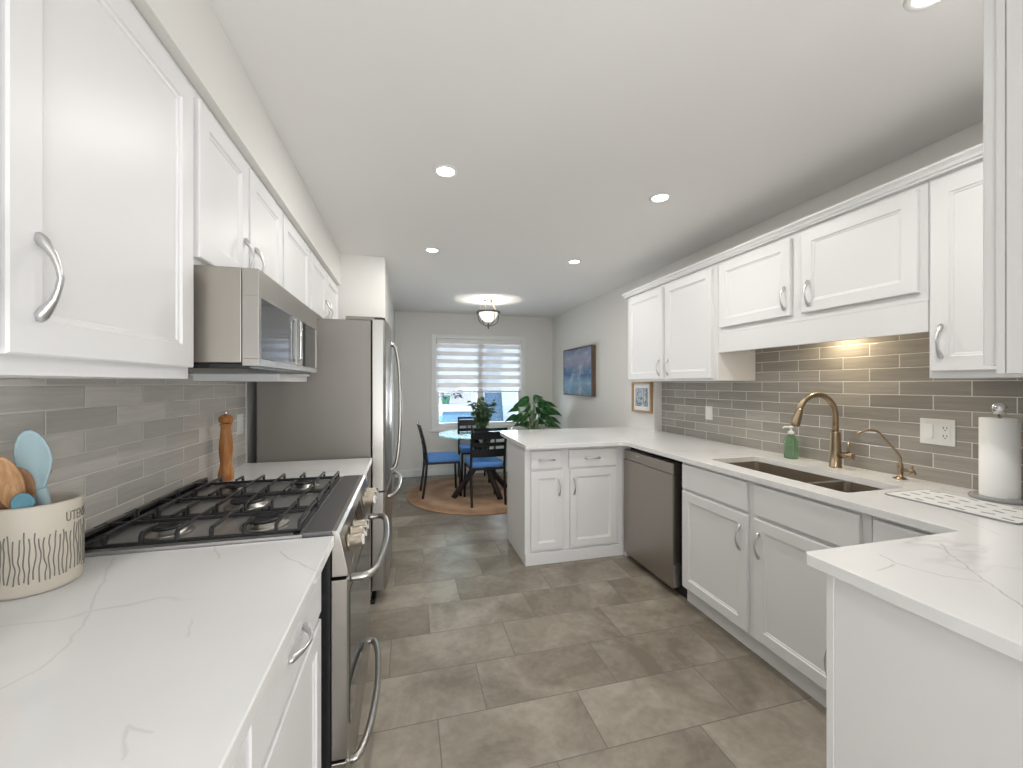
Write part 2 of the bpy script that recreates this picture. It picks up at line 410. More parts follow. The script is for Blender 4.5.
# ---------------------------------------------------------------- outdoors beyond the dining window
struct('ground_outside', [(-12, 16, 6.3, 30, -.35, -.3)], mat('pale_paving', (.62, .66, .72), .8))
hm = mat('neighbour_siding', (.72, .66, .62), .8)
house = thing('house', 'pale neighbouring house wall seen through the window', 'house', (-1, 15, -.3))
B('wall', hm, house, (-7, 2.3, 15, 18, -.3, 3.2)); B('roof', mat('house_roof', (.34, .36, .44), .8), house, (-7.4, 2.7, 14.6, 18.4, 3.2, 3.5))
f = B('window', M['trim'], house, (-.8, .5, 14.96, 15, 1.2, 2.4)); B('pane', M['glassblk'], f, (-.72, .42, 14.94, 14.96, 1.28, 2.32))
tag(B('garden_wall', mat('blue_painted_wall', (.22, .42, .60), .5), None, (-3.5, 1.55, 9.2, 9.5, -.3, .74), loc=(-1, 9.35, -.3)), 'low pale blue wall outside the window, left of the trunk', 'garden wall')
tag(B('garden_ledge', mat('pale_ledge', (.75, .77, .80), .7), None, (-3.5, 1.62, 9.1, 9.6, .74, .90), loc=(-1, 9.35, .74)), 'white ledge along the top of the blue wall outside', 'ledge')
tr = thing('tree', 'thick tree trunk outside the right half of the window', 'tree', (1.95, 9.0, -.3))
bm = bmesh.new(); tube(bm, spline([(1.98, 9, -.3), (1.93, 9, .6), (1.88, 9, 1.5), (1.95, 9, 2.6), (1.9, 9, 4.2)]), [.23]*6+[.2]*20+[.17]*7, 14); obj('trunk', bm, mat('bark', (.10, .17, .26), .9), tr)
bm = bmesh.new(); tube(bm, [(1.93, 9, 2.4), (1.6, 9.1, 3.0), (1.1, 9.2, 3.5)], [.1, .08, .05], 8); tube(bm, [(1.93, 9, 2.5), (2.4, 9.1, 3.1), (2.8, 9.2, 3.8)], [.1, .08, .05], 8); obj('branch', bm, bpy.data.materials['bark'], tr)
pb = thing('potted_shrub', 'small green planter with dark shrub on the ledge outside', 'potted plant', (.84, 9.35, .90))
bm = bmesh.new(); lathe(bm, [(.08, .90), (.11, 1.08), (.12, 1.1), (.10, 1.1), (.09, 1.06)], (.84, 9.35, 0), 20); obj('pot', bm, mat('green_pot', (.10, .38, .22), .5), pb)
def bush(bm, c, rx, rz, n, size, rs):
    rr = random.Random(rs)
    for _ in range(n):
        a = rr.uniform(0, 2*PI); e = rr.uniform(-.6, 1.5); q = rr.uniform(.45, 1)
        p = Vector((c[0]+rx*q*math.cos(a)*math.cos(e), c[1]+rx*q*math.sin(a)*math.cos(e), c[2]+rz*q*math.sin(e)))
        leaf(bm, p, Vector((math.cos(a)*math.cos(e), math.sin(a)*math.cos(e), math.sin(e)+.35)), size*rr.uniform(.7, 1.2), size*rr.uniform(.35, .5), .3, 3, rr.uniform(-1, 1))
def leaf(bm, p, d, L, Wd, droop, n=6, roll=0):
    d = Vector(d).normalized(); up = Vector((0, 0, 1))
    s = d.cross(up)
    if s.length < .05: s = Vector((1, 0, 0))
    s.normalize(); s = (Matrix.Rotation(roll, 3, d) @ s); nrm = s.cross(d).normalized()
    prev = None
    for i in range(n+1):
        t = i/n; w = Wd*.5*max(.03, math.sin(PI*min(1, t*.93+.05))**.8)*(1-.25*t)
        dz = -droop*L*t*t; q = p + d*L*t*(1-.15*droop*t) + Vector((0, 0, dz))
        row = [bm.verts.new(q - s*w + nrm*w*.25), bm.verts.new(q), bm.verts.new(q + s*w + nrm*w*.25)]
        if prev:
            for k in (0, 1):
                fc = bm.faces.new((prev[k], prev[k+1], row[k+1], row[k])); fc.smooth = True
        prev = row
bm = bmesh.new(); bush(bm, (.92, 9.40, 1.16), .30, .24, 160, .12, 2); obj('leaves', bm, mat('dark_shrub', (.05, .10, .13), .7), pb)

# ---------------------------------------------------------------- cabinet fronts
def mapper(face, pos):
    """u along the run, w outward from the carcass face, z up"""
    if face == 'X+': return lambda u, w, z: (pos+w, u, z)
    if face == 'X-': return lambda u, w, z: (pos-w, u, z)
    if face == 'Y-': return lambda u, w, z: (u, pos-w, z)
    return lambda u, w, z: (u, pos+w, z)
def panel_bm(mp, u0, u1, z0, z1, th=.02, stile=.055, flat=False):
    bm = bmesh.new()
    def rect(i, w): return [mp(u0+i, w, z0+i), mp(u1-i, w, z0+i), mp(u1-i, w, z1-i), mp(u0+i, w, z1-i)]
    lp = [rect(0, 0), rect(0, th-.003), rect(.003, th)]
    if not flat: lp += [rect(stile, th), rect(stile+.004, th-.005), rect(stile+.010, th-.006), rect(stile+.013, th-.009)]
    rings(bm, lp); return bm
def pull(mp, u, z, vert=True, L=.106, w0=.02):
    bm = bmesh.new(); h = L/2
    pts = [(-h-.014, .002), (-h-.006, .005), (-h+.004, .011), (-h+.020, .021), (-h+.036, .026), (0, .029), (h-.036, .026), (h-.020, .021), (h-.004, .011), (h+.006, .005), (h+.014, .002)]
    rad = [.004, .0085, .0078, .0052, .0043, .0042, .0043, .0052, .0078, .0085, .004]
    P = [mp(u, w0+b, z+a) if vert else mp(u+a, w0+b, z) for a, b in pts]
    tube(bm, P, rad, 10)
    return bm
def door(parent, mp, u0, u1, z0, z1, hu=None, hz=None, vert=True, name='door', **k):
    d = obj(name, panel_bm(mp, u0, u1, z0, z1, **k), M['cab'], parent)
    if hu is not None: obj('handle', pull(mp, hu, hz, vert), M['nickel'], d, label='brushed nickel arched pull')
    return d

# ---- left wall uppers
FL = -.565; mL = mapper('X+', FL)
def upper_left(y0, y1, z0, label, grp='white wall cabinets along the left wall'):
    t = thing('wall_cabinet', label, 'wall cabinet', (XL, y0, z0), grp)
    B('body', M['cab'], t, (XL+.001, FL, y0+.0008, y1-.0008, z0, 2.1735), bevel=.0015); return t
t = upper_left(.17, .709, 1.378, 'white wall cabinet at the left picture edge, only its door edge in view')
door(t, mL, .19, .700, 1.408, 2.138, .66, 1.527)
t = upper_left(.71, 1.244, 1.378, 'large white wall cabinet nearest on the left, above the utensil crock')
door(t, mL, .722, 1.228, 1.408, 2.138, .768, 1.527)
t = upper_left(1.246, 2.009, 1.690, 'short two-door white cabinet above the microwave')
door(t, mL, 1.258, 1.602, 1.708, 2.138, 1.565, 1.80); door(t, mL, 1.622, 1.998, 1.708, 2.138, 1.662, 1.80)
t = upper_left(2.011, 2.53, 1.378, 'narrow white wall cabinet between the microwave and the refrigerator')
door(t, mL, 2.022, 2.505, 1.408, 2.138, 2.06, 1.527)
t = upper_left(2.532, 3.515, 1.785, 'short two-door white cabinet above the refrigerator')
door(t, mL, 2.56, 3.00, 1.80, 2.138, 2.96, 1.87); door(t, mL, 3.02, 3.48, 1.80, 2.138, 3.06, 1.87)

# ---- left base units
FB = -.26; mB = mapper('X+', FB)
def base_left(y0, y1, label, hy):
    t = thing('base_cabinet', label, 'base cabinet', (XL, y0, 0), 'white base cabinets along the left wall')
    B('body', M['cab'], t, (XL+.001, FB, y0+.001, y1-.001, .10, .883), bevel=.0015)
    B('toe_kick', M['cab'], t, (XL+.001, FB-.05, y0+.001, y1-.001, 0, .0995))
    door(t, mB, y0+.012, y1-.012, .715, .868, (y0+y1)/2, .792, False, name='drawer', flat=True)
    door(t, mB, y0+.012, y1-.012, .115, .695, hy, .62)
    return t
base_left(.702, 1.256, 'white base cabinet right beside the gas range, drawer above door', .76)
base_left(-.35, .700, 'white base cabinet nearest the camera under the left worktop', .66)
base_left(2.08, 2.575, 'white base cabinet between gas range and refrigerator', 2.12)
tag(B('worktop', M['quartz'], None, (XL+.001, -.213, -.35, 1.287, .884, .914), bevel=.003, loc=(XL, 0, .884)), 'white veined quartz worktop nearest on the left, carrying the utensil crock', 'worktop')
tag(B('worktop', M['quartz'], None, (XL+.001, -.213, 2.062, 2.585, .884, .914), bevel=.003, loc=(XL, 2.07, .884)), 'short white quartz worktop between range and refrigerator', 'worktop')
tag(B('backsplash', M['tile_l'], None, (XL+.0003, XL+.010, -.35, 2.585, .9145, 1.377), (XL+.0003, XL+.010, 1.251, 2.010, 1.377, 1.40), loc=(XL, 1, .9145)), 'glossy grey brick-tile backsplash behind the gas range', 'backsplash')

# ---- right wall: base units, uppers
FR = 1.67; mR = mapper('X-', FR)
t = thing('base_cabinet', 'two-door white sink base cabinet below the double sink', 'base cabinet', (FR, 1.1, 0), 'white base cabinets right side')
B('body', M['cab'], t, (FR, 1.735, 1.105, 2.165, .095, .883), (1.735, XR-.001, 1.105, 1.125, .095, .883), (1.735, XR-.001, 2.145, 2.165, .095, .883), (1.735, XR-.001, 1.125, 2.145, .095, .115), bevel=.0015)
B('toe_kick', M['cab'], t, (1.705, 1.725, 1.105, 2.165, 0, .0945))
door(t, mR, 1.655, 2.145, .722, .868, flat=True, name='false_drawer_front'); door(t, mR, 1.135, 1.612, .722, .868, flat=True, name='false_drawer_front')
door(t, mR, 1.655, 2.145, .112, .704, 1.695, .58); door(t, mR, 1.135, 1.612, .112, .704, 1.580, .58)
t = thing('base_cabinet', 'white corner base unit behind the near worktop return', 'base cabinet', (FR, .84, 0), 'white base cabinets right side')
B('body', M['cab'], t, (FR, XR-.001, .84, 1.103, .095, .883), bevel=.0015); B('toe_kick', M['cab'], t, (1.705, 1.725, .84, 1.103, 0, .0945))
obj('door', panel_bm(mR, .86, 1.09, .112, .868), M['cab'], t)
t = thing('base_cabinet', 'nearest white base cabinet at lower right, plain side panel facing the aisle', 'base cabinet', (1.06, .19, 0), 'white base cabinets right side')
B('body', M['cab'], t, (1.075, 1.664, .19, .803, 0, .883), bevel=.001); B('side_panel', M['cab'], t, (1.060, 1.0745, .19, .787, 0, .883), bevel=.001)
B('corner_post', M['cab'], t, (1.058, 1.0745, .7875, .806, 0, .883), bevel=.001)
mN = mapper('Y+', .803); door(t, mN, 1.085, 1.60, .12, .868, 1.115, .60)

t = thing('base_cabinet', 'white peninsula base cabinet with two drawers over two doors', 'base cabinet', (1.25, 3.1, 0), 'white base cabinets right side')
FP = 2.885; mP = mapper('Y-', FP)
B('body', M['cab'], t, (.862, FR-.001, FP, 3.42, .09, .883), bevel=.0015); B('plinth', M['cab'], t, (.849, FR-.001, FP-.018, 3.42, 0, .0895), bevel=.003)
B('end_panel', M['cab'], t, (.848, .8615, FP-.003, 3.425, .09, .883), bevel=.001)
door(t, mP, .893, 1.14, .722, .858, 1.018, .79, False, name='drawer', flat=True); door(t, mP, 1.20, 1.605, .722, .858, 1.395, .79, False, name='drawer', flat=True)
door(t, mP, .893, 1.148, .108, .704, 1.118, .58); door(t, mP, 1.208, 1.605, .108, .704, 1.24, .58)
t = thing('base_cabinet', 'hidden white corner base unit behind the dishwasher corner', 'base cabinet', (2.0, 3.1, 0), 'white base cabinets right side')
B('body', M['cab'], t, (FR+.0005, XR-.09, 2.84, 3.42, .0, .883), bevel=.001)

# dishwasher
t = thing('dishwasher', 'stainless steel dishwasher in the corner between peninsula and sink cabinet', 'dishwasher', (1.65, 2.5, 0))
B('tub', M['dark'], t, (1.712, XR-.05, 2.170, 2.835, .0, .862))
B('door', M['steel'], t, (1.648, 1.711, 2.232, 2.838, .045, .7795), bevel=.006)
B('control_panel', M['steel'], t, (1.650, 1.711, 2.232, 2.838, .7805, .853), bevel=.006)
B('badge', M['nickel'], t, (1.6465, 1.6481, 2.62, 2.66, .825, .832)); B('handle_recess', M['slot'], t, (1.6485, 1.6501, 2.60, 2.72, .780, .7835))
B('side_hinge', M['nickel'], t, (1.655, 1.70, 2.222, 2.2318, .06, .20))

# continuous worktop: peninsula + sink run + near return, with sink cut-out
def arc(cx, cy, r, a0, a1, n=7): return [(cx+r*math.cos(R(a0+(a1-a0)*i/n)), cy+r*math.sin(R(a0+(a1-a0)*i/n))) for i in range(n+1)]
XC = 1.64
out = [(1.026, .181), (XR-.0015, .181), (XR-.0015, JOG-.0015), (XD-.0015, JOG+.0015), (XD-.0015, 3.79)]
out += arc(.833+.17, 3.79-.17, .17, 90, 180) + arc(.833+.012, 2.812+.012, .012, 180, 270, 3)
out += [(XC-.06, 2.812)] + arc(XC-.06, 2.812-.06, .06, 90, 0, 6)[1:] + [(XC, .845), (1.038, .845)] + [(1.026, .833)]
def rrect(x0, x1, y0, y1, r): return arc(x1-r, y1-r, r, 0, 90, 4)+arc(x0+r, y1-r, r, 90, 180, 4)+arc(x0+r, y0+r, r, 180, 270, 4)+arc(x1-r, y0+r, r, 270, 360, 4)
hole = rrect(1.757, 2.105, 1.258, 2.03, .018)
bm = bmesh.new(); slab(bm, out, [hole], .884, .914)
tag(obj('worktop', bm, M['quartz'], None, .003, loc=(1.7, 1.9, .884)), 'long white veined quartz worktop wrapping peninsula, sink run and near return', 'worktop')
# sink
t = thing('kitchen_sink', 'undermount double-bowl stainless sink under the bronze faucet', 'sink', (1.93, 1.65, .70))
def bowl(bm, x0, x1, y0, y1, zb, zt):
    lo = [[(p[0], p[1], z) for p in rrect(x0+i, x1-i, y0+i, y1-i, max(.006, .03-i))] for z, i in ((zt, 0), (zb+.03, .004), (zb+.008, .012), (zb, .028))]
    rings(bm, lo, cap0=False, cap1=True, smooth=False)
bm = bmesh.new(); bowl(bm, 1.752, 2.11, 1.253, 1.508, .70, .8835); obj('bowl', bm, M['sink'], t, solid=.0015)
bm = bmesh.new(); bowl(bm, 1.752, 2.11, 1.530, 2.035, .68, .8835); obj('bowl', bm, M['sink'], t, solid=.0015)
B('divider', M['steelbright'], t, (1.755, 2.107, 1.5095, 1.5285, .84, .8835), bevel=.003)
for yy, zz in ((1.394, .7005), (1.78, .6805)):
    bm = bmesh.new(); lathe(bm, [(.045, zz+.001), (.042, zz+.004), (.03, zz+.002)], (1.93, yy, 0), 24); obj('drain', bm, M['chrome'], t)

tag(B('backsplash', M['tile_r'], None, (XR-.010, XR-.0003, .181, JOG-.001, .9145, 1.387), (XR-.010, XR-.0003, 1.133, 2.259, 1.387, 1.698), loc=(XR, 2, .9145)), 'glossy grey brick-tile backsplash behind the sink', 'backsplash')

# right uppers
FU = 2.02; mU = mapper('X-', FU); ZU0, ZU1 = 1.388, 2.180
def upper_right(y0, y1, z0, label, extra=()):
    t = thing('wall_cabinet', label, 'wall cabinet', (XR, y0, z0), 'white wall cabinets right side')
    B('body', M['cab'], t, (FU, XR-.001, y0+.0008, min(y1, JOG)-.0008, z0, ZU1), *extra, bevel=.0015); return t
t = upper_right(2.26, 3.385, ZU0, 'tall two-door white wall cabinet at the far end, over the dishwasher', [(FU, XD-.001, JOG, 3.385, ZU0, ZU1)])
door(t, mU, 2.845, 3.36, 1.405, 2.155, 2.882, 1.50); door(t, mU, 2.30, 2.805, 1.405, 2.155, 2.768, 1.50)
t = upper_right(1.134, 2.258, 1.70, 'short two-door white wall cabinet above the faucet')
door(t, mU, 1.72, 2.228, 1.737, 2.155, 1.752, 1.835); door(t, mU, 1.16, 1.655, 1.737, 2.155, 1.615, 1.835)
B('valance', M['cab'], t, (FU, FU+.02, 1.136, 2.257, 1.575, 1.6995), bevel=.0015)
t = upper_right(.60, 1.132, ZU0, 'white wall cabinet right of the faucet, above the paper towels')
door(t, mU, .64, 1.118, 1.415, 2.155, 1.083, 1.53)
# crown over the right run
bm = bmesh.new(); prof = [(FU, 2.1805), (FU-.021, 2.1805), (FU-.023, 2.188), (FU-.029, 2.190), (FU-.034, 2.202), (FU-.042, 2.210), (FU-.045, 2.213), (FU-.045, 2.222), (FU, 2.222)]
prism(bm, prof, 'y', .60, 3.43); box(bm, FU, XD-.001, 3.386, 3.43, 2.1805, 2.222)
tag(obj('crown_moulding', bm, M['cab'], None, loc=(FU, 2, 2.168)), 'white crown moulding along the top of the right wall cabinets', 'crown moulding')
# near wall uppers (side seen at right picture edge)
t = thing('wall_cabinet', 'nearest white wall cabinet, side panel filling the upper right edge', 'wall cabinet', (1.11, .19, 1.385), 'white wall cabinets right side')
B('body', M['cab'], t, (1.125, 2.018, .182, .520, 1.385, 2.30), bevel=.001); B('side_panel', M['cab'], t, (1.11, 1.1245, .182, .505, 1.385, 2.30), (1.112, 1.1245, .507, .520, 1.385, 2.30), bevel=.001)
m4 = mapper('Y+', .5205)
door(t, m4, 1.115, 1.56, 1.402, 2.28, 1.52, 1.53, th=.020); door(t, m4, 1.58, 2.0, 1.402, 2.28, 1.62, 1.53, th=.020)

# ---------------------------------------------------------------- microwave
Y0, Y1, XM = 1.262, 2.004, -.405
t = thing('microwave', 'stainless over-the-range microwave above the gas cooktop', 'microwave', (XL, 1.63, 1.42))
B('case', M['steel'], t, (XL+.011, -.448, Y0, Y1, 1.424, 1.6885), bevel=.002)
B('bottom_vent', M['black'], t, (XL+.011, -.43, Y0+.01, Y1-.01, 1.408, 1.4235), bevel=.002)
B('front_frame', M['steelbright'], t, (-.446, XM, Y0, Y1, 1.612, 1.6885), (-.446, XM, Y0, Y1, 1.416, 1.436), (-.446, XM, Y0, Y0+.022, 1.436, 1.612), (-.446, XM, Y1-.018, Y1, 1.436, 1.612), (-.446, XM, 1.655, 1.672, 1.436, 1.612), bevel=.0008)
B('door_glass', mat('microwave_glass', (.18, .19, .21), .06, .6), t, (-.444, XM-.003, Y0+.023, 1.654, 1.437, 1.611))
B('control_panel', M['glassblk'], t, (-.444, XM-.003, 1.673, Y1-.019, 1.437, 1.611))
bm = bmesh.new(); tube(bm, [(XM+.004, 1.664, 1.450), (XM+.012, 1.664, 1.463), (XM+.012, 1.664, 1.598), (XM+.004, 1.664, 1.604)], .005, 10); obj('handle', bm, M['chrome'], t)

# ---------------------------------------------------------------- gas range
t = thing('gas_range', 'stainless slide-in gas range with black cast-iron grates', 'range', (-.5, 1.67, 0))
ry0, ry1 = 1.292, 2.056
B('body', M['black'], t, (XL+.012, -.224, ry0, ry1, .05, .898), bevel=.002)
B('foot', M['black'], t, (-.86, -.82, 1.32, 1.36, 0, .05)); B('foot', M['black'], t, (-.30, -.26, 1.32, 1.36, 0, .05)); B('foot', M['black'], t, (-.30, -.26, 1.99, 2.03, 0, .05))
B('cooktop', M['tray'], t, (-.865, -.302, ry0+.004, ry1-.004, .899, .916), bevel=.003)
B('front_apron', mat('dark_apron', (.20, .20, .205), .32, .8), t, (-.301, -.222, ry0, ry1, .899, .926), bevel=.002)
for ra in (ry0, ry1-.0035): B('side_rail', M['nickel'], t, (-.865, -.302, ra, ra+.0035, .899, .922))
B('rear_vent', M['black'], t, (XL+.012, -.868, ry0, ry1, .899, .946), bevel=.004)
for k in range(5): B('vent_slot', M['steel'], t, (-.887, -.874, ry0+.05+k*.135, ry0+.13+k*.135, .9461, .9475))
# sloped control panel
bm = bmesh.new(); prism(bm, [(-.2215, .926), (-.208, .924), (-.200, .915), (-.188, .860), (-.176, .80), (-.176, .786), (-.2215, .786)], 'y', ry0, ry1); obj('control_panel', bm, M['steelbright'], t, .002)
bm = bmesh.new(); prism(bm, [(-.1925, .885), (-.1905, .885), (-.180, .825), (-.182, .825)], 'y', 1.60, 1.745); obj('display', bm, M['glassblk'], t)
sl = Vector((.985, 0, .17)).normalized()
for ky in (1.375, 1.445, 1.515, 1.83, 1.90, 1.97):
    bm = bmesh.new(); c = Vector((-.186, ky, .856))
    loops = []
    a = Vector((0, 1, 0)); b = sl.cross(a)
    for r, h in ((.026, 0), (.026, .006), (.021, .008), (.020, .040), (.017, .043)):
        loops.append([c + sl*h + (a*math.cos(2*PI*k/20)+b*math.sin(2*PI*k/20))*r for k in range(20)])
    rings(bm, loops, smooth=True); kb = obj('knob', bm, mat('knob_steel', (.36, .32, .265), .36, 1) if 'knob_steel' not in bpy.data.materials else bpy.data.materials['knob_steel'], t)
    bm = bmesh.new(); q = c + sl*.046; box(bm, q.x-.006, q.x+.006, ky-.004, ky+.004, q.z-.017, q.z+.017); obj('grip', bm, M['chrome'], kb, .002)
B('oven_door', M['steelbright'], t, (-.2235, -.178, ry0, ry1, .235, .776), bevel=.003)
B('oven_window', M['glassblk'], t, (-.1778, -.1755, ry0+.05, ry1-.05, .30, .715))
B('storage_drawer', M['steelbright'], t, (-.2235, -.180, ry0, ry1, .06, .226), bevel=.003)
def bar(z, x0, xb, name, ya=1.37, yb=1.975):
    bm = bmesh.new()
    P = spline([(x0, ya, z), (xb-.012, ya+.012, z+.002), (xb+.012, ya+.12, z+.004), (xb+.022, (ya+yb)/2, z+.005), (xb+.012, yb-.12, z+.004), (xb-.012, yb-.012, z+.002), (x0, yb, z)], 6)
    tube(bm, P, .0125, 12); obj(name, bm, M['steelh'], t)
bar(.745, -.178, -.105, 'oven_handle'); bar(.165, -.180, -.140, 'drawer_handle')
# burners + grates
for bx, by, r in ((-.70, 1.43, .045), (-.44, 1.43, .052), (-.57, 1.675, .06), (-.70, 1.92, .042), (-.44, 1.92, .048)):
    bm = bmesh.new(); lathe(bm, [(r+.018, .9165), (r+.014, .924), (r, .926), (r, .934)], (bx, by, 0), 28); bo = obj('burner', bm, M['steelbright'], t)
    bm = bmesh.new(); lathe(bm, [(r-.004, .9345), (r-.003, .941), (r-.012, .944)], (bx, by, 0), 28); obj('burner_cap', bm, M['iron'], bo)
for gi in range(3):
    ga = ry0+.024+gi*.241; gb = ga+.237; bm = bmesh.new(); gx0, gx1 = -.858, -.312; zt0, zt1 = .921, .931; w = .005
    for yy in (ga+w, gb-w): box(bm, gx0, gx1, yy-w, yy+w, zt0, zt1)
    for xx in (gx0+w, gx1-w): box(bm, xx-w, xx+w, ga+2*w, gb-2*w, zt0, zt1)
    ym = (ga+gb)/2; box(bm, gx0+2*w, gx1-2*w, ym-w*.7, ym+w*.7, .947, .957)
    for xx, hgt in ((gx0+w, 0), (gx1-w, 0)):
        prism(bm, [(ga+.004, .930), (ga+.004, .950), (ga+.012, .957), (gb-.012, .957), (gb-.004, .950), (gb-.004, .930), (gb-.010, .930), (gb-.013, .948), (ga+.013, .948), (ga+.010, .930)], 'x', xx-.0045, xx+.0045)
    for k in range(6):
        xx = gx0+.062+k*.0835
        for s in (-1, 1):
            y_o = ga+.002 if s < 0 else gb-.002; q = -s; yi = ym+s*(.0 if k in (0, 2, 3, 5) else .036)
            prism(bm, [(y_o, .928), (y_o, .949), (y_o+q*.009, .9575), (yi, .9575), (yi, .949), (y_o+q*.015, .948), (y_o+q*.011, .928)], 'x', xx-.0042, xx+.0042)
    for xx in (gx0, gx1-.02):
        for yy in (ga, gb-.02): box(bm, xx, xx+.02, yy, yy+.02, .9165, .9275)
    obj('grate', bm, M['iron'], t, .0012)

# ---------------------------------------------------------------- refrigerator
t = thing('refrigerator', 'stainless french-door refrigerator with grey side beside the short worktop', 'refrigerator', (-.5, 3.05, 0))
fy0, fy1 = 2.605, 3.500
B('body', M['fridgeside'], t, (-.848, -.222, fy0, fy1, .03, 1.758), bevel=.004)
B('hinge_cover', M['fridgeside'], t, (-.37, -.15, fy0+.01, fy0+.12, 1.7585, 1.782), bevel=.006); B('hinge', M['slot'], t, (-.20, -.14, fy0+.002, fy0+.05, 1.760, 1.776))
def fdoor(y0, y1, z0, z1, name='door'):
    bm = bmesh.new(); n = 10; poly = [(-.214, y0), (-.150, y0), (-.138, y0+.008)]
    ym = (fy0+fy1)/2
    for i in range(n+1):
        y = y0+.02+(y1-y0-.04)*i/n; poly.append((-.118-.018*((y-ym)/.45)**2, y))
    poly += [(-.138, y1-.008), (-.150, y1), (-.214, y1)]
    prism(bm, poly, 'z', z0, z1); return obj(name, bm, M['steelbright'], t, .003)
yc = 3.052
d1 = fdoor(fy0, yc-.002, .70, 1.765); d2 = fdoor(yc+.002, fy1, .70, 1.765); d3 = fdoor(fy0, fy1, .085, .692, 'freezer_drawer')
def fh(parent, P):
    bm = bmesh.new(); tube(bm, spline(P, 6), .0125, 12); obj('handle', bm, M['steelh'], parent)
for dd, yy in ((d1, yc-.045), (d2, yc+.045)):
    fh(dd, [(-.122, yy, 1.655), (-.085, yy, 1.62), (-.062, yy, 1.45), (-.055, yy, 1.20), (-.062, yy, .95), (-.085, yy, .785), (-.122, yy, .75)])
fh(d3, [(-.128, fy0+.09, .64), (-.095, fy0+.11, .645), (-.068, fy0+.22, .648), (-.055, yc, .65), (-.068, fy1-.22, .648), (-.095, fy1-.11, .645), (-.128, fy1-.09, .64)])
B('foot_grille', M['black'], t, (-.84, -.20, fy0+.01, fy1-.01, 0, .029))

# ---------------------------------------------------------------- things on the left worktop
cx, cy, cr = -.808, 1.136, .073
t = thing('utensil_crock', 'cream ceramic crock lettered UTENSILS on the left worktop', 'crock', (cx, cy, .9145))
bm = bmesh.new(); lathe(bm, [(cr-.006, .9146), (cr-.001, .918), (cr, .925), (cr, 1.100), (cr-.002, 1.104), (cr-.006, 1.104), (cr-.008, 1.098), (cr-.009, .925), (cr-.02, .92)], (cx, cy, 0), 64); obj('pot', bm, M['crock'], t)
a0 = math.atan2(0-cy, 0-cx)   # towards the camera
def wrap(a, z, r=cr+.0006): return (cx+r*math.cos(a), cy+r*math.sin(a), z)
bm = bmesh.new(); rr = random.Random(5)
for k in range(64):
    a = 2*PI*k/64; z0 = .948+rr.uniform(-.006, .006); z1 = 1.046+rr.uniform(-.012, .008)
    P = [wrap(a+rr.uniform(-.022, .022)+.015*math.sin(j*1.1+k), z0+(z1-z0)*j/6) for j in range(7)]
    tube(bm, spline(P, 3), .0011, 5)
obj('painted_stripes', bm, M['ink'], t, label='thin grey painted wavy lines')
def text_mesh(body, size, depth=.0004):
    c = bpy.data.curves.new('lettering', 'FONT'); c.body = body; c.size = size; c.extrude = depth; c.space_character = 1.12
    o = bpy.data.objects.new('lettering', c); C.objects.link(o); dg = bpy.context.evaluated_depsgraph_get()
    me = bpy.data.meshes.new_from_object(o.evaluated_get(dg)); bpy.data.objects.remove(o); return me
me = text_mesh('UTENSILS', .031); bm = bmesh.new(); bm.from_mesh(me)
bmesh.ops.subdivide_edges(bm, edges=[e for e in bm.edges if e.calc_length() > .01], cuts=2)
for v in bm.verts:
    a = a0+.62+v.co.x*.52/cr; q = wrap(a, 1.058+v.co.y, cr+.0008+v.co.z); v.co = q
obj('lettering', bm, M['ink'], t)
def lean(dx, dy, zt, x0=0, y0=0): return (cx+x0, cy+y0, .935), (cx+dx, cy+dy, zt)
def spoon(name, label, m, p0, p1, hw, hl, cup=.012, grp='cooking utensils in the crock', hr=.0065, tp=.3, face=None):
    """handle from p0 up to the head centred at p1; head hw wide, hl long"""
    p0, p1 = Vector(p0), Vector(p1); d = (p1-p0).normalized(); t = thing(name, label, 'kitchen utensil', tuple(p0), grp)
    n = Vector(face if face else (-p1.x, -p1.y, 0)); n = (n-d*n.dot(d)).normalized(); s = d.cross(n)
    bm = bmesh.new(); tube(bm, [p0, p0+(p1-p0)*.5, p1-d*hl*.42], [hr, hr, hr*.8], 10); obj('handle', bm, m, t)
    bm = bmesh.new(); nu, nv = 18, 7; grid = []
    c0 = bm.verts.new(p1-n*cup)
    prev = None
    for j in range(1, nv+1):
        q = j/nv; ring = []
        for i in range(nu):
            a = 2*PI*i/nu; y = math.sin(a); q_ = min(1, max(0, (y+.95)/1.1)); wv = hw/2*(1-tp+tp*q_*q_*(3-2*q_))
            x = math.cos(a)*wv*q; yy = y*hl/2*q; ring.append(bm.verts.new(p1+s*x+d*yy-n*cup*(1-q*q)))
        for i in range(nu):
            if prev: f = bm.faces.new((prev[i], prev[(i+1) % nu], ring[(i+1) % nu], ring[i]))
            else: f = bm.faces.new((c0, ring[i], ring[(i+1) % nu]))
            f.smooth = True
        prev = ring
    obj('head', bm, m, t, solid=.004); return t
spoon('serving_spoon', 'pale blue silicone spoon standing tallest in the crock', M['spoonblue'], (cx+.006, cy+.050, .935), (cx+.006, cy-.012, 1.192), .054, .150, .012, hr=.0125, tp=.5)
spoon('wooden_spoon', 'light wooden spoon leaning left in the crock', M['spoonwood'], (cx+.000, cy+.010, .935), (cx-.002, cy-.060, 1.150), .042, .140, .009, hr=.011, tp=.3)
spoon('wooden_spoon', 'dark wooden spoon behind the pale blue spoon in the crock', M['spoonwood2'], (cx-.03, cy+.01, .935), (cx-.024, cy+.034, 1.160), .046, .10, .008, tp=.5)
spoon('wooden_spatula', 'brown wooden spatula low in the middle of the crock', M['spoonwood2'], (cx-.020, cy-.025, .935), (cx-.014, cy-.030, 1.125), .058, .12, .004, hr=.010, tp=.3)
